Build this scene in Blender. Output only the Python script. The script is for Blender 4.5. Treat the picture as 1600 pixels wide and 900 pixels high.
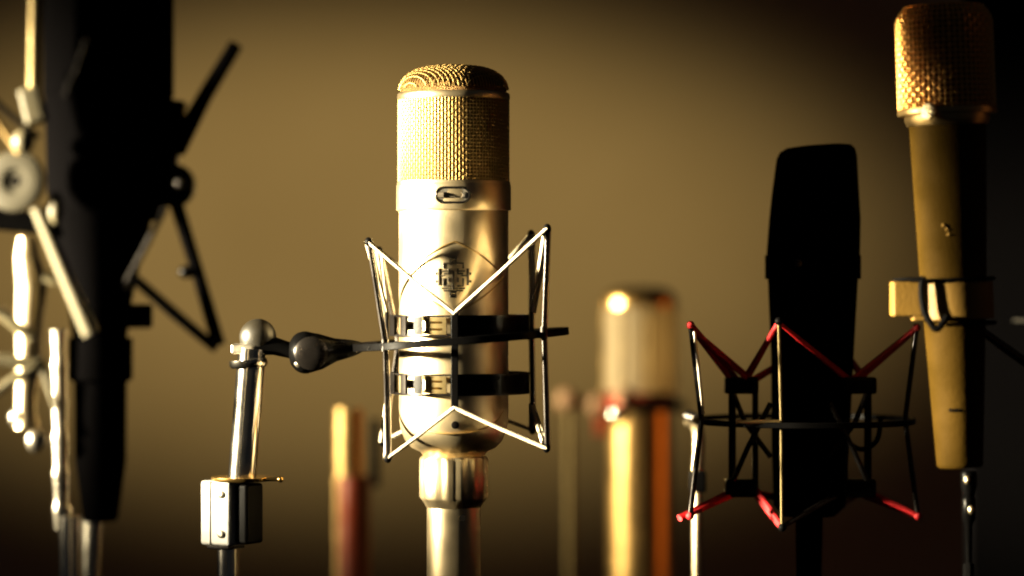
import bpy, bmesh, math, random
from mathutils import Vector, Matrix
random.seed(4)
for o in list(bpy.data.objects): bpy.data.objects.remove(o)
S = bpy.context.scene
COL = S.collection
PI = math.pi

# ------------------------------------------------------------------ camera
CH = 1.30                     # camera height above the floor
FOCUS = 1.583
cam = bpy.data.cameras.new('camera'); co = bpy.data.objects.new('camera', cam); COL.objects.link(co)
co.location = (0, 0, CH); co.rotation_euler = (PI/2, 0, 0)
cam.lens = 100; cam.sensor_width = 36; cam.clip_start = .02; cam.clip_end = 60
cam.dof.use_dof = True; cam.dof.focus_distance = FOCUS - .02; cam.dof.aperture_fstop = 2.6
cam.dof.aperture_blades = 7
S.camera = co
S.render.resolution_x = 1024; S.render.resolution_y = 576

# ------------------------------------------------------------------ world, lamps, exposure
w = bpy.data.worlds.new('World'); S.world = w; w.use_nodes = True
w.node_tree.nodes['Background'].inputs[0].default_value = (.95, 1.0, 1.1, 1)
w.node_tree.nodes['Background'].inputs[1].default_value = .007
S.view_settings.view_transform = 'Standard'; S.view_settings.look = 'None'
S.view_settings.exposure = 0; S.view_settings.gamma = 1
S.render.engine = 'CYCLES'
S.cycles.filter_width = 2.0
S.cycles.max_bounces = 8; S.cycles.caustics_reflective = False; S.cycles.caustics_refractive = False

def aim(o, tgt):
    o.rotation_euler = (Vector(tgt) - o.location).to_track_quat('-Z', 'Y').to_euler()

def spot(name, loc, tgt, power, color, size, blend, radius, sx=1.0, sy=1.0):
    l = bpy.data.lights.new(name, 'SPOT'); l.energy = power; l.color = color
    l.spot_size = math.radians(size); l.spot_blend = blend; l.shadow_soft_size = radius
    o = bpy.data.objects.new(name, l); COL.objects.link(o); o.location = loc; aim(o, tgt)
    o.scale = (sx, sy, 1)
    return o

def area(name, loc, tgt, power, color, sx, sy):
    l = bpy.data.lights.new(name, 'AREA'); l.energy = power; l.color = color
    l.shape = 'RECTANGLE'; l.size = sx; l.size_y = sy
    o = bpy.data.objects.new(name, l); COL.objects.link(o); o.location = loc; aim(o, tgt)
    return o

# key: a studio spot hard from the left; its cone covers only the height of the microphones
spot('key_spot', (-1.75, 1.15, CH+.20), (0.03, 1.58, CH-.010), 3000, (1, .86, .58), 9.2, .75, .06, 2.5, 1.0)
# lamp on the back wall
spot('wall_spot', (-.30, .9, CH+1.25), (-.20, 3.6, CH+.055), 205, (1, .715, .295), 13.5, .9, .08, 2.4, 1.0)
# added fill lamp from the left, brightens the microphones further back
spot('back_fill_spot', (-1.6, 1.78, CH+.22), (.088, 2.2, CH-.10), 520, (1, .84, .52), 11, .6, .06, 1.6, 1.0)
# added orange fill lamps at the right: warm bounce, amber edge on brass tube
area('warm_fill', (.80, 1.52, CH+.06), (0, 1.58, CH), .05, (1, .40, .13), .15, .5)
area('amber_fill', (.95, 2.05, CH-.05), (.10, 2.2, CH-.09), .6, (1, .27, .04), .3, .5)

# ------------------------------------------------------------------ helpers
K = .36/1600
def P(px, py, d): return Vector(((px-800)*K*d, d, CH+(450-py)*K*d))
def k(d): return K*d

def mat(name, col, rough=.5, metal=0., noise=0., nscale=40., bump=0., bscale=200., spec=.5, coat=0., aniso=0., col2=None):
    m = bpy.data.materials.new(name); m.use_nodes = True
    nt = m.node_tree; b = nt.nodes['Principled BSDF']
    b.inputs['Base Color'].default_value = (*col, 1); b.inputs['Roughness'].default_value = rough
    b.inputs['Metallic'].default_value = metal; b.inputs['Specular IOR Level'].default_value = spec
    b.inputs['Coat Weight'].default_value = coat
    b.inputs['Anisotropic'].default_value = aniso
    tc = nt.nodes.new('ShaderNodeTexCoord')
    if noise or col2:
        n = nt.nodes.new('ShaderNodeTexNoise'); n.inputs['Scale'].default_value = nscale; n.inputs['Detail'].default_value = 6
        nt.links.new(tc.outputs['Object'], n.inputs['Vector'])
        r = nt.nodes.new('ShaderNodeMapRange'); r.inputs['From Min'].default_value = .3; r.inputs['From Max'].default_value = .7
        r.inputs['To Min'].default_value = max(0, rough-noise); r.inputs['To Max'].default_value = min(1, rough+noise)
        nt.links.new(n.outputs['Fac'], r.inputs['Value']); nt.links.new(r.outputs[0], b.inputs['Roughness'])
        if col2:
            mx = nt.nodes.new('ShaderNodeMix'); mx.data_type = 'RGBA'
            mx.inputs[6].default_value = (*col, 1); mx.inputs[7].default_value = (*col2, 1)
            r2 = nt.nodes.new('ShaderNodeMapRange'); r2.inputs['From Min'].default_value = .4; r2.inputs['From Max'].default_value = .65
            nt.links.new(n.outputs['Fac'], r2.inputs['Value']); nt.links.new(r2.outputs[0], mx.inputs[0])
            nt.links.new(mx.outputs[2], b.inputs['Base Color'])
    if bump:
        n2 = nt.nodes.new('ShaderNodeTexNoise'); n2.inputs['Scale'].default_value = bscale; n2.inputs['Detail'].default_value = 4
        nt.links.new(tc.outputs['Object'], n2.inputs['Vector'])
        bp = nt.nodes.new('ShaderNodeBump'); bp.inputs['Strength'].default_value = bump; bp.inputs['Distance'].default_value = .002
        nt.links.new(n2.outputs['Fac'], bp.inputs['Height']); nt.links.new(bp.outputs[0], b.inputs['Normal'])
    return m

M = dict(
    nickel=mat('satin_nickel', (.80, .65, .40), .37, 1., .07, 38, .03, 900),
    nickel_mesh=mat('nickel_mesh', (.46, .31, .11), .47, 1.),
    mesh_back=mat('inner_gauze', (.19, .105, .035), .5, .8, .1, 900, .6, 1500),
    chrome=mat('chrome', (.86, .80, .70), .16, 1., .05, 50),
    chrome_dull=mat('worn_chrome', (.72, .66, .54), .34, 1., .1, 80),
    steel_dark=mat('dark_steel', (.02, .017, .015), .28, .8, .08, 60),
    black=mat('black_paint', (.0015, .0014, .0014), .3, 0, .05, 80, .03, 600, spec=.05),
    black_matte=mat('black_matte', (.0012, .0011, .0012), 1., 0, 0, 80, .15, 700, spec=.0),
    rubber=mat('black_rubber', (.002, .0018, .0018), .5, 0, .1, 100, spec=.05),
    cord=mat('cream_elastic', (.72, .62, .44), .75, 0, .1, 300, .4, 2500),
    red=mat('red_elastic', (.5, .010, .013), .55, 0, .1, 300, .3, 2500),
    reddark=mat('dark_red_enamel', (.22, .028, .008), .35, .5, .1, 40),
    brass=mat('brass', (.82, .52, .16), .24, 1., .08, 60, .05, 300),
    brassmesh=mat('brass_mesh', (.95, .48, .13), .34, 1.),
    brass_old=mat('tarnished_brass', (.5, .34, .14), .4, 1., .1, 90),
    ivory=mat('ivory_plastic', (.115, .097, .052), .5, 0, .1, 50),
    white=mat('worn_aluminium', (.72, .71, .68), .5, 0., .12, 60, .12, 250),
    tan=mat('tan_paint', (.030, .0165, .0022), .7, 0, .08, 40, .14, 520, spec=.02, col2=(.022, .012, .0010)),
    tan_light=mat('pale_tan_clamp', (.19, .105, .016), .6, 0, .1, 60, .1, 400, spec=.3),
    frosted=mat('silver_gauze', (.52, .43, .28), .55, .5, .1, 150, .4, 800),
    ink=mat('dark_engraving', (.05, .04, .025), .6),
    olive=mat('olive_enamel', (.010, .008, .004), .45, 0, .1, 60),
    brass_satin=mat('satin_brass', (.86, .55, .20), .3, 1., .04, 60),
    mesh_dark=mat('dark_gauze', (.15, .05, .012), .5, .8, .1, 900, .6, 1500),
    dirty_brass=mat('dirty_brass', (.10, .075, .032), .5, .9, .1, 60),
    copper=mat('pink_copper', (.30, .17, .085), .6, .1, .1, 60),
    ivory_dimmed=mat('ivory_dimmed', (.034, .029, .016), .6, 0, .1, 50, spec=.2),  # darker copy of the ivory, offsets the strong key light on the disc
    wood=mat('dark_red_lacquer', (.20, .03, .008), .4, 0, .1, 30),
)

# wall: painted plaster, faintly mottled
def wall_mat():
    m = bpy.data.materials.new('painted_plaster'); m.use_nodes = True
    nt = m.node_tree; b = nt.nodes['Principled BSDF']; b.inputs['Roughness'].default_value = .85
    tc = nt.nodes.new('ShaderNodeTexCoord')
    n = nt.nodes.new('ShaderNodeTexNoise'); n.inputs['Scale'].default_value = 5; n.inputs['Detail'].default_value = 8
    nt.links.new(tc.outputs['Object'], n.inputs['Vector'])
    mx = nt.nodes.new('ShaderNodeMix'); mx.data_type = 'RGBA'
    mx.inputs[6].default_value = (.38, .315, .205, 1); mx.inputs[7].default_value = (.48, .41, .29, 1)
    nt.links.new(n.outputs['Fac'], mx.inputs[0]); nt.links.new(mx.outputs[2], b.inputs['Base Color'])
    n2 = nt.nodes.new('ShaderNodeTexNoise'); n2.inputs['Scale'].default_value = 160; n2.inputs['Detail'].default_value = 3
    nt.links.new(tc.outputs['Object'], n2.inputs['Vector'])
    bp = nt.nodes.new('ShaderNodeBump'); bp.inputs['Strength'].default_value = .35; bp.inputs['Distance'].default_value = .004
    nt.links.new(n2.outputs['Fac'], bp.inputs['Height']); nt.links.new(bp.outputs[0], b.inputs['Normal'])
    return m

def see_through(m, f):
    nt = m.node_tree; b = nt.nodes['Principled BSDF']; out = nt.nodes['Material Output']
    t = nt.nodes.new('ShaderNodeBsdfTranslucent'); t.inputs[0].default_value = (.85, .68, .40, 1)
    x = nt.nodes.new('ShaderNodeMixShader'); x.inputs[0].default_value = f
    nt.links.new(b.outputs[0], x.inputs[1]); nt.links.new(t.outputs[0], x.inputs[2]); nt.links.new(x.outputs[0], out.inputs['Surface'])
see_through(M['frosted'], .6)

class MB:
    """collects shapes in world coordinates, then links them as one mesh object"""
    def __init__(s): s.bm = bmesh.new(); s.wn = False
    def tube(s, pts, r, n=12, closed=False, cap=True):
        pts = [Vector(p) for p in pts]; m = len(pts)
        rs = r if isinstance(r, (list, tuple)) else [r]*m
        rings = []; up = None
        for i, p in enumerate(pts):
            if closed: t = pts[(i+1) % m]-pts[i-1]
            else: t = pts[min(i+1, m-1)]-pts[max(i-1, 0)]
            t.normalize()
            if up is None:
                up = Vector((0, 0, 1)) if abs(t.z) < .9 else Vector((0, 1, 0))
            a = t.cross(up).normalized(); b_ = a.cross(t).normalized(); up = b_
            rings.append([s.bm.verts.new(p+(a*math.cos(2*PI*j/n)+b_*math.sin(2*PI*j/n))*rs[i]) for j in range(n)])
        for i in range(m if closed else m-1):
            A, B = rings[i], rings[(i+1) % m]
            for j in range(n): s.bm.faces.new((A[j], A[(j+1) % n], B[(j+1) % n], B[j]))
        if cap and not closed:
            s.bm.faces.new(rings[0][::-1]); s.bm.faces.new(rings[-1])
        return s
    def lathe(s, prof, origin, axis=(0, 0, 1), n=64, caps=True):
        """prof: list of (radius, height along the axis)"""
        ax = Vector(axis).normalized(); o = Vector(origin)
        a = ax.cross(Vector((0, 1, 0)) if abs(ax.y) < .9 else Vector((1, 0, 0))).normalized(); b_ = ax.cross(a)
        rings = []
        for r, h in prof:
            if r < 1e-6: rings.append([s.bm.verts.new(o+ax*h)])
            else: rings.append([s.bm.verts.new(o+ax*h+(a*math.cos(2*PI*j/n)+b_*math.sin(2*PI*j/n))*r) for j in range(n)])
        for A, B in zip(rings, rings[1:]):
            for j in range(n):
                j2 = (j+1) % n
                if len(A) == 1 and len(B) == 1: continue
                if len(A) == 1: s.bm.faces.new((A[0], B[j2], B[j]))
                elif len(B) == 1: s.bm.faces.new((A[j], A[j2], B[0]))
                else: s.bm.faces.new((A[j], A[j2], B[j2], B[j]))
        if caps and len(rings[0]) > 1: s.bm.faces.new(rings[0][::-1])
        if caps and len(rings[-1]) > 1: s.bm.faces.new(rings[-1])
        return s
    def box(s, c, size, rot=None, bevel=0.):
        s.wn = True
        b = bmesh.new(); bmesh.ops.create_cube(b, size=1)
        for v in b.verts: v.co = Vector((v.co.x*size[0], v.co.y*size[1], v.co.z*size[2]))
        if bevel: bmesh.ops.bevel(b, geom=list(b.edges), offset=bevel, segments=3, affect='EDGES', profile=.5)
        mt = Matrix.Translation(Vector(c)) @ (rot.to_4x4() if rot else Matrix())
        s._merge(b, mt); return s
    def ball(s, c, r, sc=(1, 1, 1), n=20):
        b = bmesh.new(); bmesh.ops.create_uvsphere(b, u_segments=n, v_segments=n//2+2, radius=r)
        s._merge(b, Matrix.Translation(Vector(c)) @ Matrix.Diagonal((*sc, 1))); return s
    def band(s, c, R, h, t, a0, a1, n=60, nrm=None, closed=False):
        """flat strap: arc of radius R, height h, thickness t; angle 0 = towards the camera, growing to the right"""
        rot = nrm or Matrix.Identity(3)
        rings = []
        m = n if closed else n+1
        for i in range(m):
            a = a0+(a1-a0)*i/n
            d = Vector((math.sin(a), -math.cos(a), 0))
            rings.append([s.bm.verts.new(Vector(c)+rot@(d*rr+Vector((0, 0, z)))) for rr, z in
                          ((R-t/2, -h/2), (R+t/2, -h/2), (R+t/2, h/2), (R-t/2, h/2))])
        for i in range(m if closed else m-1):
            A, B = rings[i], rings[(i+1) % m]
            for j in range(4): s.bm.faces.new((A[j], A[(j+1) % 4], B[(j+1) % 4], B[j]))
        if not closed: s.bm.faces.new(rings[0][::-1]); s.bm.faces.new(rings[-1])
        return s
    def _merge(s, b, mt):
        mp = {v: s.bm.verts.new(mt @ v.co) for v in b.verts}
        for f in b.faces: s.bm.faces.new([mp[v] for v in f.verts])
        b.free()
    def build(s, name, m, parent=None, loc=None, smooth=True, bevel=0.):
        me = bpy.data.meshes.new(name)
        bmesh.ops.recalc_face_normals(s.bm, faces=s.bm.faces)
        o = bpy.data.objects.new(name, me)
        p = parent
        off = Vector((0, 0, 0))
        while p is not None:
            off += p.location; p = p.parent
        if parent is None and loc is not None: o.location = loc; off = Vector(loc)
        for v in s.bm.verts: v.co -= off
        s.bm.to_mesh(me); s.bm.free()
        me.materials.append(M[m] if isinstance(m, str) else m)
        if smooth:
            for f in me.polygons: f.use_smooth = True
            me.set_sharp_from_angle(angle=math.radians(38))
        COL.objects.link(o)
        if parent is not None: o.parent = parent
        if bevel:
            md = o.modifiers.new('bevel', 'BEVEL'); md.width = bevel; md.segments = 2; md.limit_method = 'ANGLE'
        if s.wn or bevel:
            wm = o.modifiers.new('normals', 'WEIGHTED_NORMAL'); wm.keep_sharp = True; wm.weight = 100
        return o

def thing(name, loc, label, cat, group=None):
    o = bpy.data.objects.new(name, None); COL.objects.link(o); o.location = loc; o.empty_display_size = .02
    o['label'] = label; o['category'] = cat
    if group: o['group'] = group
    return o

def arc_pts(c, R, a0, a1, n=24, z=0., rot=None):
    rot = rot or Matrix.Identity(3)
    return [Vector(c)+rot@Vector((math.sin(a0+(a1-a0)*i/n)*R, -math.cos(a0+(a1-a0)*i/n)*R, z)) for i in range(n+1)]

def smooth_path(pts, sub=6):
    pts = [Vector(p) for p in pts]; out = []
    for i in range(len(pts)-1):
        p0 = pts[max(i-1, 0)]; p1 = pts[i]; p2 = pts[i+1]; p3 = pts[min(i+2, len(pts)-1)]
        for j in range(sub):
            t = j/sub
            out.append(.5*((2*p1)+(p2-p0)*t+(2*p0-5*p1+4*p2-p3)*t*t+(3*p1-p0-3*p2+p3)*t**3))
    out.append(pts[-1]); return out

# ------------------------------------------------------------------ setting
b = MB(); v = [b.bm.verts.new(p) for p in ((-4, 3.6, 0), (4, 3.6, 0), (4, 3.6, 3.2), (-4, 3.6, 3.2))]; b.bm.faces.new(v)
wl = b.build('wall', wall_mat()); wl['kind'] = 'structure'
b = MB(); v = [b.bm.verts.new(p) for p in ((-4, -1.5, 0), (4, -1.5, 0), (4, 3.6, 0), (-4, 3.6, 0))]; b.bm.faces.new(v)
fl = b.build('floor', mat('dark_carpet', (.035, .03, .028), .9, 0, 0, 60, .3, 300)); fl['kind'] = 'structure'

def pole_base(root, x, y, m='steel_dark', r=.11):
    MB().lathe([(0, 0), (r, 0), (r, .010), (r*.9, .016), (.025, .020), (.018, .045), (0, .045)], (x, y, 0)).build('base', m, root)

def woven(b, prof_f, n_v, n_h, amp, wr, origin, hmin, hmax, axis=(0, 0, 1)):
    """woven wire gauze on a surface of revolution; prof_f(t)->(radius, height), t 0..1"""
    ax = Vector(axis).normalized(); o = Vector(origin)
    a = ax.cross(Vector((0, 1, 0))).normalized(); c = ax.cross(a)
    def pt(th, t, off):
        r, h = prof_f(t)
        return o+ax*h+(a*math.cos(th)+c*math.sin(th))*(r+off)
    for i in range(n_v):
        th = 2*PI*i/n_v
        b.tube([pt(th, j/(2*n_h), (amp if (j//2+i) % 2 else -amp)*(1 if j % 2 == 0 else 0)) for j in range(2*n_h+1)], wr, 5)
    for j in range(n_h+1):
        t = j/n_h
        if prof_f(t)[0] < 1e-4: continue
        b.tube([pt(PI*i/n_v, t, (-amp if (j+i//2) % 2 else amp)*(1 if i % 2 == 0 else 0)) for i in range(2*n_v)], wr, 5, closed=True)

# ------------------------------------------------------------------ 1. the microphone in the middle
D = 1.583; q = k(D); CX = 709
ax0 = P(CX, 450, D)
def H(py): return (450-py)*q        # height relative to camera height
mic = thing('studio_microphone', P(CX, 900, D), 'satin nickel vintage microphone with domed mesh head and round emblem, in focus in the middle', 'microphone')
O = Vector((ax0.x, ax0.y, CH))
# body
prof = [(0, H(712)), (47*q, H(712)), (52*q, H(706)), (66*q, H(699)), (76*q, H(688)), (82.5*q, H(672)), (85*q, H(655)), (85.5*q, H(640)), (85.5*q, H(329)), (0, H(329))]
MB().lathe(prof, O, n=96).build('body', 'nickel', mic)
hd = MB().lathe([(0, H(330)), (88*q, H(330)), (89.5*q, H(328)), (89.5*q, H(291)), (88.5*q, H(288.5)), (0, H(288.5))], O, n=96).build('head_collar', 'nickel', mic)
# head: gauze cylinder + dome
hp = MB()
woven(hp, lambda t: (86*q, H(286)+t*(H(156)-H(286))), 100, 24, .45*q, 1.15*q, O, 0, 0)
grille = hp.build('grille', 'nickel_mesh', mic)
MB().lathe([(0, H(286)), (83.0*q, H(286)), (83.0*q, H(152)), (0, H(152))], O, n=64).build('inner_gauze', 'mesh_back', grille)
MB().lathe([(82*q, H(289.5)), (88*q, H(289.5)), (88.6*q, H(287)), (88.*q, H(284)), (82*q, H(284))], O, n=96).build('lower_rim', 'nickel', grille)
MB().lathe([(80*q, H(157)), (87.0*q, H(157)), (88.0*q, H(154)), (87.5*q, H(148)), (86*q, H(146)), (80*q, H(146))], O, n=96).build('upper_rim', 'nickel', grille)
def dome(t):
    a = t*PI/2
    e = .62   # squared-off dome
    r = 86*q*(math.cos(a)**e if t < 1 else 0); h = H(147)+44*q*(math.sin(a)**.9)
    return (r, h)
dp = MB(); 
ts = [0, .08, .16, .25, .34, .44, .54, .64, .74, .83, .91, .97]
# square gauze pressed over the dome: two crossed families of wires
def dome_h(r):
    # invert numerically
    lo, hi = 0., 1.
    for _ in range(30):
        m_ = (lo+hi)/2
        if dome(m_)[0] > r: lo = m_
        else: hi = m_
    return dome(lo)[1]
NW = 30
ang = math.radians(38)
for fam in (0, 1):
    u = Vector((math.cos(ang+fam*PI/2), math.sin(ang+fam*PI/2), 0)); vv = Vector((-u.y, u.x, 0))
    for i in range(-NW//2+1, NW//2+1):
        y0 = i*5.6*q
        half = math.sqrt(max(0, (85.5*q)**2-y0*y0))
        if half < 8*q: continue
        m_ = int(2*half/(2.8*q))
        pts = []
        for j in range(m_+1):
            xx = -half+2*half*j/m_
            pp = u*xx+vv*y0; r = min(pp.length, 85.6*q)
            sgn = (.4 if ((j//2+i+fam) % 2) else -.4)*q if j % 2 == 0 else 0
            pts.append(O+Vector((pp.x, pp.y, dome_h(r)+sgn)))
        dp.tube(pts, 1.05*q, 5)
dm = dp.build('dome_gauze', 'nickel_mesh', mic)
MB().lathe([(82.5*q, H(147))]+[(dome(t)[0]*.965, dome(t)[1]-2.6*q) for t in [i/24 for i in range(1, 24)]]+[(0, H(147)+41*q)], O, n=64).build('inner_gauze', 'mesh_back', dm)

def onbody(px, py, R=85.5, lift=.6):
    x = (px-CX)/R; x = max(-.999, min(.999, x)); a = math.asin(x)
    rr = (R+lift)*q
    return Vector((O.x+math.sin(a)*rr, O.y-math.cos(a)*rr, CH+(450-py)*q))
# oval badge on the collar
def stadium(cx, cy, hw, hh, R, lift, n=10):
    pts = []
    for i in range(n+1):
        a = -PI/2+PI*i/n; pts.append(onbody(cx+(hw-hh)+hh*math.cos(a), cy-hh*math.sin(a), R, lift))
    for i in range(n+1):
        a = PI/2+PI*i/n; pts.append(onbody(cx-(hw-hh)+hh*math.cos(a), cy-hh*math.sin(a), R, lift))
    return pts
bd = MB()
outl = stadium(709, 307.5, 25, 11, 89.5, 1.2); inl = stadium(709, 307.5, 25, 11, 89.5, -1.)
vo = [bd.bm.verts.new(p) for p in outl]; vi = [bd.bm.verts.new(p) for p in inl]
bd.bm.faces.new(vo)
for i in range(len(vo)): bd.bm.faces.new((vo[i], vo[(i+1) % len(vo)], vi[(i+1) % len(vo)], vi[i]))
badge = bd.build('badge', 'chrome_dull', hd)
MB().tube(stadium(709, 307.5, 25.5, 11.5, 89.5, 1.2, 12), 1.9*q, 8, closed=True).build('badge_rim', 'steel_dark', badge)
gl = MB()
gl.tube([onbody(x, 307.5, 89.5, 1.6) for x in (688, 692, 696)], 4.6*q, 8)
gl.tube([onbody(x, 310, 89.5, 1.4) for x in (702, 707, 713)], .9*q, 6)
gl.tube([onbody(720+5*math.cos(t), 307.5+5*math.sin(t), 89.5, 1.4) for t in (-1.1, -.5, 0, .5, 1.1)], .9*q, 6)
gl.build('badge_marks', 'ink', badge)
# engraved lozenge with the round emblem in it
lz = MB()
def lozenge(c, hw, hh, bow):
    cx, cy = c; pts = []
    cor = [(cx-hw, cy), (cx, cy-hh), (cx+hw, cy), (cx, cy+hh)]
    for i in range(4):
        (x0, y0), (x1, y1) = cor[i], cor[(i+1) % 4]
        for j in range(12):
            t = j/12; mx = x0+(x1-x0)*t; my = y0+(y1-y0)*t
            kx, ky = mx-cx, my-cy; f = 1+bow*math.sin(PI*t)
            pts.append((cx+kx*f, cy+ky*f))
    return pts
lz.tube([onbody(x, y, 85.5, .2) for x, y in lozenge((712, 433), 74, 54, .16)], 1.5*q, 6, closed=True)
lz.build('engraved_lozenge', 'brass_old', mic)
em = MB()
def seg(*pts, r=1.5): em.tube([onbody(x, y, 85.5, .5) for x, y in pts], r*q, 6)
# interlaced lettering of the round emblem: nested brackets and bars round a middle post
for sx in (-1, 1):
    X = lambda v: 710+sx*v
    seg((X(4), 412), (X(15), 412), (X(15), 420)); seg((X(22), 420), (X(22), 446), r=1.9)
    seg((X(7), 420), (X(7), 428), (X(15), 428)); seg((X(15), 435), (X(15), 447), (X(6), 447)); seg((X(7), 434), (X(7), 441), r=1.4)
    seg((X(15), 454), (X(5), 454)); seg((X(26), 426), (X(26), 430), r=1.6); seg((X(26), 438), (X(26), 442), r=1.6)
seg((692, 424), (728, 424)); seg((690, 431), (730, 431), r=1.3); seg((692, 450.5), (728, 450.5), r=1.6); seg((710, 424), (710, 452), r=1.8)
seg((706, 405), (714, 405), (714, 413), (706, 413), (706, 405), r=2.6)
seg((706, 456), (714, 456), (714, 463), (706, 463), (706, 456), r=2.6)
em.build('emblem', 'ink', mic)
MB().lathe([(0, -.6*q), (6*q, -.6*q), (6*q, .9*q), (4.6*q, 1.6*q), (0, 1.6*q)], onbody(713, 660, 85.5, 0), (0, -1, 0), 20).build('screw', 'steel_dark', mic)
# thin bowed line low on the body
MB().tube([onbody(x, y, 85.2, .1) for x, y in smooth_path([(630, 640, 0), (642, 660, 0), (665, 677, 0), (695, 687, 0), (725, 688, 0), (755, 680, 0), (780, 664, 0), (789, 650, 0)], 5) for x, y in [(x, y)]] if False else
          [onbody(p.x, p.y, 84.6, .1) for p in smooth_path([(632, 640, 0), (642, 655, 0), (662, 667, 0), (692, 673, 0), (725, 673, 0), (755, 667, 0), (776, 655, 0), (786, 640, 0)], 5)], 1.4*q, 6).build('dark_line', 'brass_old', mic)
# connector, ribbed collar
cn = MB()
n = 16; rings = []
def ribring(r, h, amp):
    return [cn.bm.verts.new(O+Vector((math.cos(2*PI*i/(n*4))*(r+(amp if (i//2) % 2 else -amp)), math.sin(2*PI*i/(n*4))*(r+(amp if (i//2) % 2 else -amp)), h))) for i in range(n*4)]
for r, py, am in ((46, 711, 0), (51, 713, 0), (53, 717, 1.2), (53, 776, 1.2), (50, 781, 0), (46, 786, 0), (43, 792, 0)):
    rings.append(ribring(r*q, H(py), am*q))
for A, B in zip(rings, rings[1:]):
    for j in range(n*4): cn.bm.faces.new((A[j], A[(j+1) % (n*4)], B[(j+1) % (n*4)], B[j]))
cn.bm.faces.new(rings[0]); cn.bm.faces.new(rings[-1][::-1])
con = cn.build('connector', 'nickel', mic)
MB().lathe([(0, H(791)), (42*q, H(791)), (42*q, H(930)), (38*q, H(940)), (24*q, H(1000)), (12*q, H(1100)), (0, H(1100))], O, n=48).build('cable_sleeve', 'nickel', con)
MB().lathe([(0, 0), (5*q, 0), (5*q, 3*q), (0, 3*q)], O+Vector((14*q, -41*q, H(806))), (0, -1, 0), 16).build('screw', 'steel_dark', con)
# cable falling from the sleeve to the floor
cb = MB(); cb.tube(smooth_path([O+Vector((0, 0, H(1090))), O+Vector((0, 0, -.5)), O+Vector((.02, .02, -.9)), O+Vector((.06, .04, -1.25)), O+Vector((.2, .1, -CH+.008)), O+Vector((.5, .4, -CH+.008))]), .004, 10)
cb.build('cable', 'rubber', mic)

# ------------------------------------------------------------------ 2. cream-corded shock mount round it
sm = thing('shock_mount', P(716, 640, D), 'wire cage shock mount with cream elastic cords and black straps around the nickel microphone', 'shock mount')
C0 = lambda py, cx=718: Vector(((cx-800)*q, D, CH+(450-py)*q))
def az(px, R, cx=718): return math.asin(max(-1, min(1, (px-cx)/R)))
RI = 108
for cy in (508, 598):
    c = C0(cy)
    bd = MB()
    a_c0 = az(652, RI); a_c1 = az(698, RI)
    bd.band(c, RI*q, 33*q, 2.5*q, az(706, RI), PI*1.22, 60)            # strap from the front bar round the right side to the back
    bd.band(c, RI*q, 33*q, 2.5*q, az(650, RI), az(663, RI), 5)
    st_ = bd.build('strap', 'black', sm)
    rl = MB()
    for dz in (-15, 15): rl.band(c+Vector((0, 0, dz*q)), RI*q, 3*q, 3.4*q, 0, 2*PI, 90, closed=True)
    rl.build('rail', 'steel_dark', st_)
    cl = MB()
    cl.band(c+Vector((0, 0, 10*q)), (RI+1)*q, 6*q, 4*q, az(664, RI), az(700, RI), 8)
    cl.band(c+Vector((0, 0, -10*q)), (RI+1)*q, 6*q, 4*q, az(664, RI), az(700, RI), 8)
    cl.band(c, (RI+1)*q, 20*q, 4*q, az(668, RI), az(676, RI), 3)
    cl.band(c, (RI+1)*q, 7*q, 4*q, az(676, RI), az(700, RI), 3)
    cl.band(c, (RI+1)*q, 22*q, 4*q, az(694, RI), az(700, RI), 3)
    cl.build('buckle', 'dirty_brass', st_)
    MB().band(c, (RI+1)*q, 30*q, 5*q, az(613, RI), az(621, RI), 3).band(c, (RI+1)*q, 30*q, 5*q, az(632, RI), az(639, RI), 3).build('clasp', 'steel_dark', st_)
    for a in (PI*.28, PI*.72, PI*1.28, PI*1.72):
        d_ = Vector((math.sin(a), -math.cos(a), 0))
        MB().tube([c+d_*(84*q), c+d_*(RI*q)], 7*q, 12).build('pad', 'rubber', st_)
# vertical bars of the inner cage
bars = [(0 + az(713, RI), ), (PI/2,), (PI,), (-PI/2,)]
bar_top = []; bar_bot = []
for (a,) in bars:
    d_ = Vector((math.sin(a), -math.cos(a), 0)); rot = Matrix.Rotation(a, 3, 'Z')
    c = C0(562)+d_*((RI+5)*q)
    MB().box(c, (11*q, 5*q, 150*q), rot, 1.2*q).build('inner_bar', 'black', sm)
    bar_top.append(c+Vector((0, 0, 74*q))+d_*2*q); bar_bot.append(c-Vector((0, 0, 70*q))-d_*0)
# outer ring (slightly tilted) and the four bowed rods
tilt = Matrix.Rotation(-math.atan2(26, 330), 3, 'Y')
RO = 166
MB().band(C0(530, 720), RO*q, 12*q, 7*q, 0, 2*PI, 96, nrm=tilt, closed=True).build('outer_ring', 'black', sm, bevel=1.2*q)
dF, dB = D-118*q, D+118*q
rods = [  # top, waist, bottom (photo position, distance)
    ((576, 378, dF), (601, 540, dF), (606, 716, dF)),
    ((855, 357, dF), (849, 520, dF), (854, 700, dF)),
    ((830, 366, dB), (829, 522, dB), (832, 672, dB)),
    ((592, 392, dB), (622, 536, dB), (598, 690, dB)),
]
tips_t = []; tips_b = []
for tt, ww, bb in rods:
    path = [P(*tt), P(*ww), P(*bb)]
    rb = MB()
    rb.tube(path, 3.3*q, 10)
    rod = rb.build('outer_rod', 'steel_dark', sm)
    rb = MB(); off = Vector((3.6*q, 5*q, 0))
    rb.tube([p+off for p in path], 2.6*q, 10); rb.build('wire', 'chrome', rod)
    for e in (path[0], path[2]):
        MB().ball(e, 6.2*q, (1, 1, 1.2), 14).build('rod_tip', 'rubber', rod)
    MB().tube([path[1]-Vector((0, 0, 9*q)), path[1]+Vector((0, 0, 9*q))], 5.5*q, 12).build('clip', 'steel_dark', rod)
    tips_t.append(path[0]); tips_b.append(path[2])
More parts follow.
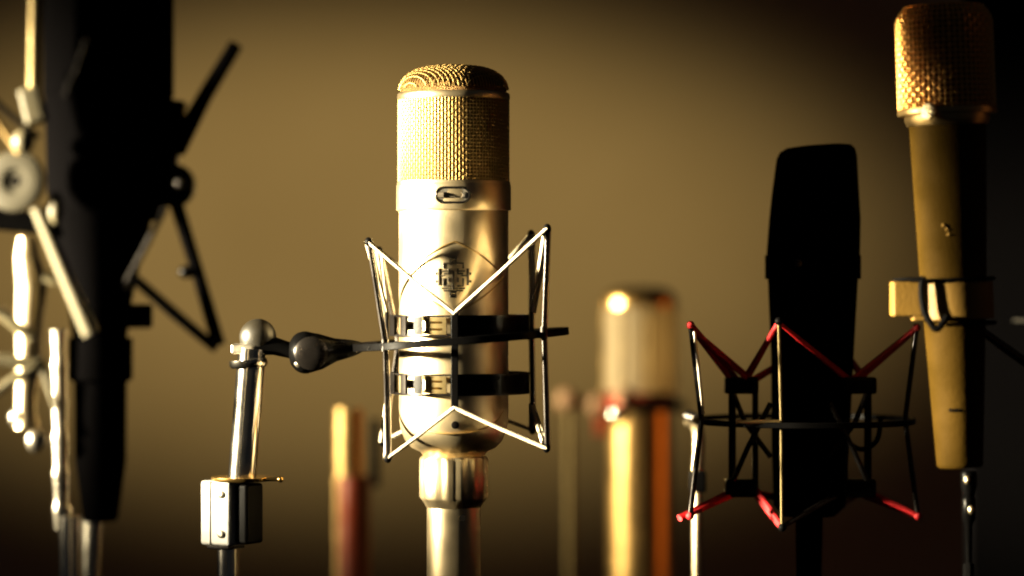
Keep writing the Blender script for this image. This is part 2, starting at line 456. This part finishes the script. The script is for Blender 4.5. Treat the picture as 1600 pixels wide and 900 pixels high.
pairs = [(0, 0), (1, 0), (1, 1), (2, 1), (2, 2), (3, 2), (3, 3), (0, 3)]
for i, j in pairs:
    for tip, bar in ((tips_t[i], bar_top[j]), (tips_b[i], bar_bot[j])):
        s_ = (tip-bar).normalized(); side = Vector((0, 0, 1)).cross(s_).normalized()
        cd = MB()
        for e in (-1, 1):
            cd.tube([bar+side*e*2.0*q, (tip+bar)/2+side*e*2.4*q-Vector((0, 0, 1.3*q)), tip+side*e*3.4*q], 3.0*q, 8)
        cd.build('elastic_cord', 'cord', sm)

# ------------------------------------------------------------------ 3. stand with swivel arm holding that mount
st = thing('microphone_stand', P(352, 450, D).xy.to_3d(), 'chrome stand with black swivel arm holding the cream-corded mount, right of the dark microphone', 'microphone stand')
sw = MB()
# flattened swivel body tapering towards the ring
sw.tube(smooth_path([P(452, 552, D), P(470, 551, D), P(492, 550, D), P(520, 547, D), P(550, 544, D), P(566, 542, D)]), 
        [v*q for v in ([10]+[18, 22, 26, 29, 31, 32]+[33, 33, 33, 32, 31, 30]+[29, 28, 26, 24, 22, 20]+[18, 17, 16, 15, 14, 13]+[12, 11, 10, 9, 8, 7])[:31]], 24)
swo = sw.build('swivel', 'black', st)
MB().lathe([(0, -6*q), (22*q, -6*q), (26*q, -3*q), (26*q, 4*q), (20*q, 8*q), (8*q, 9*q), (0, 9*q)], P(486, 552, D-30*q), (0, -1, 0), 32).build('swivel_screw', 'steel_dark', swo)
MB().ball(P(468, 566, D-18*q), 9*q).build('thumb_nut', 'chrome_dull', swo)
MB().ball(P(556, 545, D-6*q), 6*q).build('rivet', 'chrome_dull', swo)
MB().tube([P(560, 540, D), P(600, 541, D-6*q), P(640, 540, D-130*q)] if False else [P(560, 543, D), P(572, 541, D), P(590, 539, D-4*q)], [8*q, 7*q, 6*q], 14).build('arm_tongue', 'steel_dark', st)
MB().tube([P(400, 537, D), P(430, 541, D), P(458, 549, D)], [18*q, 14*q, 12*q], 16).build('arm', 'black', st)
MB().ball(P(403, 527, D+6*q), 29*q, (1, .9, 1), 32).build('tilt_joint', 'olive', st)
MB().box(P(380, 545, D), (36*q, 34*q, 16*q), None, 4*q).build('joint_bracket', 'chrome_dull', st)
MB().tube([P(394, 545, D), P(378, 750, D)], 22*q, 40).build('upper_tube', 'chrome', st)
MB().lathe([(0, 0), (27*q, 0), (30*q, 4*q), (30*q, 12*q), (0, 12*q)], P(389, 574, D), (-.08, 0, 1), 32).build('tube_collar', 'chrome', st)
R10 = Matrix.Rotation(math.radians(-30), 3, 'Z'); cl0 = P(353, 800, D)
clo = MB().box(cl0, (56*q, 60*q, 100*q), R10, 5*q).build('clutch', 'white', st)
MB().box(cl0+R10@Vector((40*q, 6*q, -1*q)), (24*q, 46*q, 94*q), R10, 5*q).build('dark_side_block', 'rubber', clo)  # black block added for the shaded right side of the clutch
for dz in (-32, 30):
    MB().lathe([(0, 0), (6*q, 0), (6*q, 2.5*q), (4.5*q, 3.6*q), (1.8*q, 3.6*q), (1.8*q, 2.5*q), (0, 2.5*q)], cl0+R10@Vector((13*q, -30*q, dz*q)), R10@Vector((0, -1, 0)), 20).build('bolt', 'chrome_dull', clo)
MB().box(cl0+R10@Vector((-8*q, -30.2*q, 0)), (1.8*q, 1.4*q, 98*q), R10).build('dark_line', 'ink', clo)
MB().box(cl0-Vector((0, 0, 53*q)), (42*q, 44*q, 8*q), R10, 2*q).build('clutch_base', 'steel_dark', clo)
MB().lathe([(0, 0), (46*q, 0), (48*q, 3*q), (48*q, 6*q), (0, 6*q)], P(378, 751, D), (0, 0, 1), 40).build('clutch_cap', 'brass', st)
MB().tube([P(416, 749, D-30*q), P(436, 749, D-30*q)], 3*q, 8).ball(P(438, 749, D-30*q), 5*q).build('pin', 'brass', st)
p = P(356, 850, D)
MB().tube([p, Vector((p.x, p.y, .03))], 17*q, 32).build('lower_tube', 'chrome', st)
pole_base(st, p.x, p.y)

# ------------------------------------------------------------------ 4. big black microphone, near left
DL = 1.385; ql = k(DL)
lm = thing('studio_microphone', P(165, 820, DL), 'large black microphone, out of focus, cropped by the top edge at the left', 'microphone')
OL = Vector(((170-800)*ql, DL, CH))
HL = lambda py: (450-py)*ql
MB().lathe([(0, HL(330)), (70*ql, HL(345)), (88*ql, HL(330)), (96*ql, HL(300)), (99*ql, HL(150)), (101*ql, HL(148)), (101*ql, HL(-60)), (94*ql, HL(-110)), (60*ql, HL(-150)), (0, HL(-165))], OL, n=64).build('body', 'black_matte', lm)
MB().lathe([(0, HL(332)), (84*ql, HL(332)), (66*ql, HL(400)), (50*ql, HL(470)), (42*ql, HL(530)), (0, HL(530))], OL+Vector((-14*ql, 0, 0)), n=48).build('lower_cone', 'black_matte', lm)
MB().lathe([(0, HL(528)), (50*ql, HL(528)), (50*ql, HL(592)), (41*ql, HL(598)), (40*ql, HL(720)), (28*ql, HL(808)), (24*ql, HL(815)), (0, HL(815))], OL+Vector((-13*ql, 0, 0)), n=48).build('connector', 'black_matte', lm)
MB().box(P(206, 494, DL-10*ql), (60*ql, 50*ql, 38*ql), None, 5*ql).build('nub', 'black_matte', lm)
MB().ball(P(243, 303, DL-82*ql), 5*ql).build('pin', 'steel_dark', lm)
MB().tube([P(145, 812, DL), P(143, 870, DL), P(140, 960, DL), P(132, 1200, DL)], [15*ql, 14*ql, 12*ql, 8*ql], 20).build('cable_sleeve', 'chrome_dull', lm)
def floor_cable(p, par, r_=.0035):
    MB().tube(smooth_path([p, p-Vector((0, 0, .25)), p-Vector((.02, -.02, .6)), Vector((p.x+.05, p.y+.05, .04)), Vector((p.x+.18, p.y+.16, r_+.001)), Vector((p.x+.5, p.y+.5, r_+.001))]), r_, 8).build('cable', 'rubber', par)
floor_cable(P(132, 1195, DL), lm)

# its cradle
ls = thing('shock_mount', P(90, 520, DL), 'blurred cradle with black arms and a pale round disc around the near left microphone', 'shock mount')
def bar(name, pts, r, m, d=DL, par=ls, n=14):
    if isinstance(r, (int, float)): r = [r]*len(pts)
    return MB().tube([P(*(p_ if len(p_) == 3 else (*p_, d))) for p_ in pts], [x*ql for x in r], n).build(name, m, par)
bar('upper_arm', [(368, 70, DL-.03), (320, 150, DL-.02), (276, 232, DL)], [11, 12, 16], 'black_matte')
MB().lathe([(0, -14*ql), (30*ql, -14*ql), (34*ql, -8*ql), (34*ql, 10*ql), (0, 14*ql)], P(271, 290, DL-.02), (0, -1, 0), 32).build('pivot', 'black', ls)
MB().ball(P(280, 286, DL-.045), 7*ql).build('pivot_screw', 'steel_dark', ls)
MB().box(P(262, 215, DL), (46*ql, 40*ql, 120*ql), Matrix.Rotation(math.radians(8), 3, 'Y'), 8*ql).build('side_bracket', 'black', ls)
bar('lower_arm', [(276, 320, DL-.02), (310, 430, DL-.02), (342, 540, DL-.02)], [11, 10, 11], 'black_matte')
bar('brace', [(210, 435, DL-.03), (270, 488, DL-.025), (338, 545, DL-.02)], [8, 9, 8], 'black')
bar('strut', [(258, 325, DL-.03), (228, 385, DL-.03), (192, 452, DL-.03)], [5, 5, 5], 'steel_dark')
MB().ball(P(292, 425, DL-.02), 13*ql, (1, 1, .8)).build('clip', 'black', ls)
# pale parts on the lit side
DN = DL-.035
MB().lathe([(9*ql, -7*ql), (42*ql, -7*ql), (47*ql, -3*ql), (47*ql, 4*ql), (42*ql, 7*ql), (20*ql, 5*ql), (18*ql, 1*ql), (9*ql, 1*ql), (9*ql, -7*ql)], P(24, 283, DN), (-.2, -1, .12), 40).build('disc', 'ivory_dimmed', ls)
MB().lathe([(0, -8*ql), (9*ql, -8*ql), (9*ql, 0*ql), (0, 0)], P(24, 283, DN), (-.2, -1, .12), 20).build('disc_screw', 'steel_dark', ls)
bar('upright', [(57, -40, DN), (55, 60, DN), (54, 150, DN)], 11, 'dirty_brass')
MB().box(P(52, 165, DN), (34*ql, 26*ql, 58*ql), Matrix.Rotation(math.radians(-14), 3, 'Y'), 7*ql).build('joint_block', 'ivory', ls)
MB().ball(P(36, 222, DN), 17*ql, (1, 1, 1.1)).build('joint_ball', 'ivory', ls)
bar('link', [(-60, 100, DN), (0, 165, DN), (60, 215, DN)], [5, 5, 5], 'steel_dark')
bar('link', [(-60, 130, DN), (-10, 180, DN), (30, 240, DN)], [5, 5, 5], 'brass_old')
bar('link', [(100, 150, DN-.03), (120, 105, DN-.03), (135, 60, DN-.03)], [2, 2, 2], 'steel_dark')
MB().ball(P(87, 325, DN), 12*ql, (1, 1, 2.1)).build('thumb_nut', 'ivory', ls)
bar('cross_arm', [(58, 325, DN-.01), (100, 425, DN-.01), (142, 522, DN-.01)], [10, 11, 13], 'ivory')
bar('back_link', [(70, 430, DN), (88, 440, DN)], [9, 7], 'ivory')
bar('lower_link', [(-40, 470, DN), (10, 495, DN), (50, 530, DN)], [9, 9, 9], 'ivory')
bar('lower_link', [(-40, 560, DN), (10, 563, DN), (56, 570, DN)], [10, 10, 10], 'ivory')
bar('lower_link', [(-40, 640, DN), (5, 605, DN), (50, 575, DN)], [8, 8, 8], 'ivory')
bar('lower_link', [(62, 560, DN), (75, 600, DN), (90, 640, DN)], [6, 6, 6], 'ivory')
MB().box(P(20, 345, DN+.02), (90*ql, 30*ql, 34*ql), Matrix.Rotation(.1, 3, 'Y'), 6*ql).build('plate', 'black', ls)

lst = thing('microphone_stand', P(92, 450, DL+.02).xy.to_3d(), 'blurred bright chrome stand of the near left microphone', 'microphone stand')
d2 = DL-.01
def lb(name, pts, r, m): return bar(name, pts, r, m, d2, lst)
lb('hot_post', [(42, 372), (42, 400), (46, 420), (50, 450), (46, 500), (44, 570), (40, 640), (42, 668)], [14, 19, 22, 24, 21, 19, 16, 20], 'nickel')
MB().ball(P(32, 652, d2), 18*ql, (1, 1, 1)).build('knob', 'chrome_dull', lst)
MB().ball(P(56, 688, d2), 15*ql, (1, 1, 1.3)).build('knob', 'chrome_dull', lst)
d3 = DL+.03
rr = []; pp = []
for i in range(40):
    y = 515+i*8; pp.append((92+ (i*.1), y, d3)); rr.append(12+.7*math.sin(i*.9)+(2.5 if i % 7 == 0 else 0))
bar('upper_tube', pp, rr, 'chrome_dull', d3, lst)
MB().ball(P(99, 800, d3), 14*ql).build('tube_joint', 'chrome', lst)
p = P(108, 806, d3)
MB().tube([p, Vector((p.x, p.y, .03))], 16*ql, 24).build('lower_tube', 'chrome', lst)
pole_base(lst, p.x, p.y)

# ------------------------------------------------------------------ 5. black microphone in the red-corded mount
DR = 1.64; qr = k(DR)
HR = lambda py: (450-py)*qr
bm_ = thing('studio_microphone', P(1268, 800, DR), 'slim matte black microphone with rounded top standing in the red-corded mount', 'microphone')
def loft(b, secs, n=40, sq=.7):
    """stack of squared ovals: (cx px, py, half width px, half depth px, tilt px)"""
    rings = []
    for cx, py, hw, hd_, tl in secs:
        c = P(cx, py, DR); ring = []
        for i in range(n):
            a = 2*PI*i/n; ca, sa = math.cos(a), math.sin(a)
            x = math.copysign(abs(ca)**sq, ca)*hw; y = math.copysign(abs(sa)**sq, sa)*hd_
            ring.append(b.bm.verts.new(c+Vector((x*qr, y*qr, tl*qr*x/max(hw, 1)))))
        rings.append(ring)
    for A, B in zip(rings, rings[1:]):
        for j in range(n): b.bm.faces.new((A[j], A[(j+1) % n], B[(j+1) % n], B[j]))
    b.bm.faces.new(rings[0]); b.bm.faces.new(rings[-1][::-1])
b = MB(); loft(b, [(1282, 226.5, 30, 22, 2), (1279, 229, 50, 36, 3), (1277, 235, 58, 46, 3), (1276, 246, 62, 52, 2), (1274, 300, 67, 56, 0), (1273, 342, 70.5, 58, 0), (1270.5, 396, 72, 60, 0), (1270.5, 400, 72, 60, 0)]); gh = b.build('grille_head', 'black_matte', bm_)
b = MB(); loft(b, [(1270, 399, 74, 62, 0), (1270, 436, 74, 62, 0)]); b.build('collar', 'black_matte', bm_)
b = MB(); loft(b, [(1270, 435, 70, 58, 0), (1269, 560, 64, 56, 0), (1266, 700, 60, 55, 0), (1265, 790, 56, 50, 0), (1264, 806, 40, 36, 0)], sq=.85); b.build('body', 'black_matte', bm_)
MB().lathe([(0, 0), (6*qr, 0), (5*qr, 3*qr), (0, 4*qr)], P(1247, 411, DR-62.5*qr), (0, -1, 0), 16).build('switch', 'steel_dark', bm_)
MB().tube([P(1264, 800, DR), P(1264, 1000, DR), P(1262, 1400, DR)], [22*qr, 18*qr, 10*qr], 20).build('cable_sleeve', 'black_matte', bm_)
floor_cable(P(1262, 1395, DR), bm_)

rm = thing('shock_mount', P(1258, 830, DR), 'black spider shock mount with red elastic cords around the slim black microphone', 'shock mount')
nF, nM, nB = DR-.055, DR-.02, DR+.05
def rb_(name, pts, r, m, par=rm, n=12):
    if isinstance(r, (int, float)): r = [r]*len(pts)
    return MB().tube([P(*p_) for p_ in pts], [x*qr for x in r], n).build(name, m, par)
posts = [((1079, 508, nF), (1096, 655, nF), (1078, 806, nF), 'L'), ((1217, 502, nF), (1221, 658, nF), (1222, 824, nF), 'F'), ((1432, 512, nM), (1414, 655, nM), (1434, 806, nM), 'R'), ((1300, 520, nB), (1300, 658, nB), (1303, 795, nB), 'B')]
for a_, b_2, c_, tag_ in posts:
    po = rb_('outer_post', [a_, b_2, c_], 4.2 if tag_ != 'F' else 3, 'steel_dark' if tag_ != 'F' else 'dirty_brass')
    if tag_ == 'L':
        rb_('wire', [(a_[0]+6, a_[1]+10, a_[2]-.004), (b_2[0]+3, b_2[1]-8, b_2[2]-.004)], 2.6, 'chrome_dull', po)
    for e in (a_, c_): MB().ball(P(*e), 6.5*qr, n=12).build('post_tip', 'red' if tag_ != 'F' else 'rubber', po)
# ring and cross bars
cR = P(1256, 657, DR)
MB().band(cR, 172*qr*.99, 9*qr, 6*qr, 0, 2*PI, 90, closed=True).build('outer_ring', 'black', rm, bevel=1.2*qr)
rb_('ring_bar', [(1150, 659, nF-.002), (1218, 659, nF-.002)], 3, 'brass_old')
# inner cages left and right of the microphone: a block frame with crossing rods
inner = []
for cx, d_ in ((1158, nM), (1342, nM)):
    s_ = 1 if cx < 1256 else -1
    fr = MB()
    fr.tube([P(cx-14*s_, 600, d_), P(cx-14*s_, 768, d_)], 6*qr, 10)
    fr.tube([P(cx+22*s_, 600, d_+.01), P(cx+22*s_, 768, d_+.01)], 5*qr, 10)
    fo = fr.build('inner_frame', 'black', rm)
    MB().box(P(cx, 602, d_), (52*qr, 34*qr, 26*qr), None, 4*qr).build('cord_block', 'black', fo)
    MB().box(P(cx, 762, d_), (50*qr, 34*qr, 28*qr), None, 4*qr).build('cord_block', 'black', fo)
    MB().tube([P(cx-12*s_, 615, d_-.01), P(cx+6*s_, 660, d_-.012), P(cx+46*s_, 714, d_-.01)], 4.2*qr, 10).build('cross_rod', 'steel_dark', fo)
    MB().tube([P(cx-12*s_, 750, d_-.015), P(cx+10*s_, 700, d_-.018), P(cx+46*s_, 630, d_-.015)], 4.2*qr, 10).build('cross_rod', 'steel_dark', fo)
    for yy in (540, 790):
        pass
MB().tube(smooth_path([P(1318, 655, nM-.005), P(1322, 685, nM-.005), P(1345, 702, nM-.005), P(1370, 688, nM-.005), P(1376, 650, nM-.005)]), 4*qr, 10).build('hook', 'black', rm)
def redc(a, b2, r=4.2, gap=5, m='red'):
    A, B = P(*a), P(*b2); s_ = (B-A).normalized(); side = s_.cross(Vector((0, 1, 0))).normalized()
    c = MB(); c.tube([A-side*gap*.2*qr, B-side*gap*qr], r*qr, 8); c.tube([A+side*gap*.2*qr+Vector((0, .004, 0)), B+side*gap*qr+Vector((0, .004, 0))], r*qr, 8)
    c.build('elastic_cord', m, rm)
redc((1079, 508, nF), (1150, 596, nM), 5, 4); redc((1079, 512, nF), (1182, 602, nM), 3.6, 3)
redc((1217, 504, nF), (1166, 592, nM), 3.8, 3)
redc((1217, 504, nF), (1330, 596, nM), 3, 2.5)
redc((1432, 514, nM), (1334, 596, nM), 4.5, 4); redc((1300, 520, nB), (1352, 594, nM), 3.5, 3); redc((1300, 520, nB), (1178, 594, nM), 3.5, 3)
redc((1062, 810, nF), (1150, 768, nM), 4.5, 3)
redc((1222, 824, nF), (1174, 760, nM), 4.5, 3.5)
redc((1222, 824, nF), (1318, 768, nM), 2.8, 2, 'steel_dark')
redc((1434, 806, nM), (1345, 768, nM), 4.5, 4.5); redc((1303, 795, nB), (1345, 768, nM), 3.5, 3); redc((1303, 795, nB), (1165, 768, nM), 3.5, 3)

rs = thing('microphone_stand', P(1092, 450, DR+.02).xy.to_3d(), 'thin chrome stand with a curved bright neck at the left of the red-corded mount', 'microphone stand')
dS = DR+.07; qs = k(dS)
def sb(name, pts, r, m): return MB().tube([P(x, y, dS) for x, y in pts], [v*qs for v in r], 18).build(name, m, rs)
MB().tube(smooth_path([P(1072, 655, dS), P(1084, 661, dS), P(1091, 676, dS), P(1092, 700, dS), P(1090, 735, dS)], 5), 9.5*qs, 18).build('curved_neck', 'nickel', rs)
MB().box(P(1090, 752, dS), (26*qs, 24*qs, 34*qs), None, 4*qs).build('clutch', 'black', rs)
p = P(1089, 766, dS); MB().tube([p, Vector((p.x, p.y, .03))], 8*qs, 18).build('tube', 'nickel', rs); pole_base(rs, p.x, p.y)
MB().tube([P(1086, 660, dS), P(1256, 657, DR+172*qr)] if False else [P(1076, 650, dS), P(1100, 657, dS-.01)], [10*qs, 6*qs], 14).build('arm', 'steel_dark', rs)

# ------------------------------------------------------------------ 6. tan microphone at the right, brass mesh head
DT = 1.50; qt = k(DT)
tm = thing('studio_microphone', P(1500, 735, DT), 'tan tapered microphone with glittering brass mesh head at the right edge, leaning slightly', 'microphone')
A0 = P(1500, 730, DT); A1 = P(1480, 180, DT); axT = (A1-A0).normalized(); LT = (A1-A0).length
MB().lathe([(0, 0), (33*qt, 0), (35.5*qt, 3*qt), (36*qt, 6*qt), (52*qt, LT*.55), (60*qt, LT*.985), (0, LT*.985)], A0, axT, 64).build('body', 'tan', tm)
MB().lathe([(0, LT*.97), (62*qt, LT*.97), (66*qt, LT*.985), (66*qt, LT*1.01), (0, LT*1.01)], A0, axT, 64).build('neck_ring', 'brass_old', tm)
b = MB(); Lh = 164*qt
def headp(t):
    if t < .82: return (74*qt, LT*1.01+Lh*t)
    s_ = (t-.82)/.18; return ((74-14*s_**2)*qt, LT*1.01+Lh*t)
woven(b, headp, 54, 20, 1.3*qt, 1.7*qt, A0, 0, 0, axT)
gr = b.build('grille', 'brassmesh', tm)
gz = MB().lathe([(0, LT*1.012), (70*qt, LT*1.012), (70*qt, LT*1.01+Lh*.84), (57*qt, LT*1.01+Lh*.99), (0, LT*1.01+Lh)], A0, axT, 48).build('inner_gauze', 'mesh_dark', gr)
MB().lathe([(66*qt, LT*1.0), (76*qt, LT*1.0), (77.5*qt, LT*1.007), (76*qt, LT*1.018), (66*qt, LT*1.018)], A0, axT, 64).build('rim', 'brass_old', gr)
MB().lathe([(0, -6*qt), (12*qt, -6*qt), (13*qt, -1*qt), (12*qt, 1*qt), (0, 2*qt)], P(1449, 173, DT-72*qt), (-.74, -.66, .08), 24).build('rim_glint', 'nickel', gr)  # small disc added and tilted to catch the key as a white glint
nb = MB()
for i, (x, y) in enumerate(((1474, 352), (1480, 358), (1482, 366))): nb.ball(P(x, y, DT-52.5*qt), 3*qt, n=8)
nb.build('chip', 'tan_light', tm)
lt = MB()
for i in range(4):
    dx = (1485+i*8)-1496.8
    lt.box(P(1485+i*8, 641, DT-(math.sqrt(41.2**2-dx*dx)-.2)*qt), (5*qt, 1*qt, 5*qt), Matrix.Rotation(math.asin(dx/41.2), 3, 'Z'))
lt.build('serial_mark', 'rubber', tm)
MB().lathe([(0, -.0), (11*qt, 0), (13*qt, 4*qt), (13*qt, 22*qt), (9*qt, 40*qt), (11*qt, 44*qt), (11*qt, 74*qt), (6*qt, 84*qt), (5*qt, 150*qt), (0, 150*qt)], P(1514, 736, DT), (0, 0, -1), 24).build('connector', 'black', tm)
MB().ball(P(1511, 750, DT-13*qt), 4.5*qt, (1, 1, 1.5)).ball(P(1517, 797, DT-11*qt), 4.5*qt, (1, 1, 1.6)).build('nub', 'nickel', tm)  # nickel balls added as two small glints on the black connector
p0 = P(1514, 880, DT)
MB().tube(smooth_path([p0, p0-Vector((0, 0, .2)), p0-Vector((-.03, 0, .6)), Vector((p0.x+.08, p0.y+.05, .01)), Vector((p0.x+.3, p0.y+.2, .008))]), .003, 8).build('cable', 'rubber', tm)
# clamp of its stand
tc_ = thing('microphone_clamp', P(1470, 500, DT), 'pale tan clamp band with a black cord tied around it, gripping the tan microphone', 'clamp')
cC = A0+axT*(LT*(730-470)/550)
rotT = Vector((0, 0, 1)).rotation_difference(axT).to_matrix()
MB().band(cC, 57*qt, 58*qt, 8*qt, 0, 2*PI, 64, nrm=rotT, closed=True).build('band', 'tan_light', tc_, bevel=1.5*qt)
MB().box(P(1416, 467, DT-20*qt), (46*qt, 46*qt, 54*qt), None, 3*qt).build('clamp_block', 'tan_light', tc_)
MB().box(P(1437, 492, DT-26*qt), (24*qt, 30*qt, 18*qt), None, 2*qt).build('clamp_foot', 'tan_light', tc_)
cdm = MB()
cdm.tube(arc_pts(cC+axT*33*qt, 63*qt, 0, 2*PI, 48, 0, rotT)[:-1], 3.2*qt, 8, closed=True)
cdm.tube([P(1396, 438, DT-34*qt), P(1420, 436, DT-52*qt), P(1445, 436, DT-64*qt)], 3*qt, 8)
cdm.tube(smooth_path([P(1442, 432, DT-56*qt), P(1440, 455, DT-58*qt), P(1444, 485, DT-60*qt), P(1456, 508, DT-64*qt), P(1464, 514, DT-66*qt), P(1473, 505, DT-67*qt), P(1480, 494, DT-67*qt)]), [5.4*qt]*37, 10)
cdm.tube(arc_pts(cC-axT*36*qt, 62*qt, az(1462, 62, 1484)*1.0, PI*.9, 30, 0, rotT), 3.2*qt, 8)
cdm.build('tied_cord', 'rubber', tc_)
# arm behind the clamp leading off to the right
MB().tube([cC+Vector((0, 50*qt, 0)), cC+Vector((.02, .10, -.01)), cC+Vector((.10, .16, -.06))], 8*qt, 12).build('arm', 'steel_dark', tc_)
pz = cC+Vector((.10, .16, -.05))
MB().tube([pz, Vector((pz.x, pz.y, .02))], 10*qt, 14).build('post', 'black', tc_)
pole_base(tc_, pz.x, pz.y)

# ------------------------------------------------------------------ 7. dark screen at the right edge
sc = thing('studio_screen', (P(1640, 450, 1.78).x, 1.78, 0), 'matte black screen behind the tan microphone, filling the right edge', 'screen')
x0 = P(1518, 0, 1.78).x
MB().box((x0+.30, 1.80, CH-.35), (.60, .03, 1.85), None, .004).build('panel', 'black_matte', sc)
MB().box((x0+.30, 1.80, .04), (.5, .3, .06), None, .006).build('foot', 'steel_dark', sc)
MB().tube([P(1584, 500, 1.783), P(1612, 502, 1.783)], 2.5*qt, 8).build('gleam_pin', 'chrome_dull', sc)  # chrome pin added for a thin gleam on the dark panel

# ------------------------------------------------------------------ 8. blurred microphones far behind
DBk = 2.2; qb = k(DBk)
ob = Vector(((1000-800)*qb, DBk, CH)); HB = lambda py: (450-py)*qb
fm = thing('studio_microphone', P(1000, 900, DBk), 'blurred pale microphone with gold cap above a shiny brass tube, behind the red-corded mount', 'microphone')
MB().lathe([(56*qb, HB(612)), (56*qb, HB(478))], ob, n=48, caps=False).build('grille', 'frosted', fm)
MB().lathe([(0, HB(479)), (57*qb, HB(479)), (57*qb, HB(466)), (50*qb, HB(455)), (34*qb, HB(449)), (0, HB(447))], ob, n=48).build('cap', 'brass_satin', fm)
for a in range(0, 360, 45):
    ca, sa = math.cos(math.radians(a+12)), math.sin(math.radians(a+12))
    MB().tube([ob+Vector((ca*57*qb, sa*57*qb, HB(612))), ob+Vector((ca*57*qb, sa*57*qb, HB(476)))], 3.2*qb, 8).build('rib', 'brass_old', fm)
MB().lathe([(0, HB(640)), (60*qb, HB(640)), (60*qb, HB(626)), (52*qb, HB(612)), (0, HB(612))], ob, n=48).build('shoulder', 'reddark', fm)
MB().lathe([(0, HB(1100)), (50*qb, HB(1100)), (50*qb, HB(640)), (0, HB(640))], ob, n=48).build('body', 'brass_satin', fm)
fst = thing('microphone_stand', (P(885, 450, DBk).x, DBk-.04, 0), 'blurred thin stands with two round copper knobs left of the pale background microphone', 'microphone stand')
dK = DBk+.07; qk = k(dK)
MB().ball(P(886, 625, dK), 18*qk).build('knob', 'copper', fst)
MB().ball(P(934, 633, dK), 17*qk).build('knob', 'copper', fst)
MB().tube([P(886, 625, dK), P(934, 632, dK), P(960, 634, dK+.02)], 6*qk, 10).build('crossbar', 'reddark', fst)
MB().ball(P(976, 618, DBk-.07), 14*qk).build('thumb_nut', 'copper', fst)
MB().ball(P(966, 648, DBk-.07), 15*qk).build('thumb_nut', 'chrome', fst)
MB().box(P(1022, 634, DBk-.07), (92*qk, 20*qk, 16*qk), None, 3*qk).build('clamp_bar', 'black', fst)
MB().box(P(942, 660, dK+.02), (22*qk, 30*qk, 40*qk), None, 3*qk).build('clamp_block', 'reddark', fst)
p = P(890, 640, dK); MB().tube([p, Vector((p.x, p.y, .02))], 6*qk, 14).build('tube', 'dirty_brass', fst); pole_base(fst, p.x, p.y)

D6 = 2.05; q6 = k(D6)
sm6 = thing('studio_microphone', P(550, 900, D6), 'small blurred pale gold and dark red microphone low behind the stand arm', 'microphone')
MB().tube([P(545, 638, D6), P(545, 745, D6)], 22*q6, 32).build('grille', 'brass_old', sm6)
MB().tube([P(554, 744, D6), P(554, 1000, D6)], 25*q6, 32).build('body', 'wood', sm6)
MB().tube([P(586, 655, D6+.02), P(586, 760, D6+.02)], 8*q6, 12).build('clip', 'black', sm6)
p = P(530, 745, D6+.03); MB().tube([p+Vector((0, 0, .02)), Vector((p.x, p.y, .02))], 7*q6, 12).build('tube', 'brass_old', sm6)
pole_base(sm6, p.x, p.y)
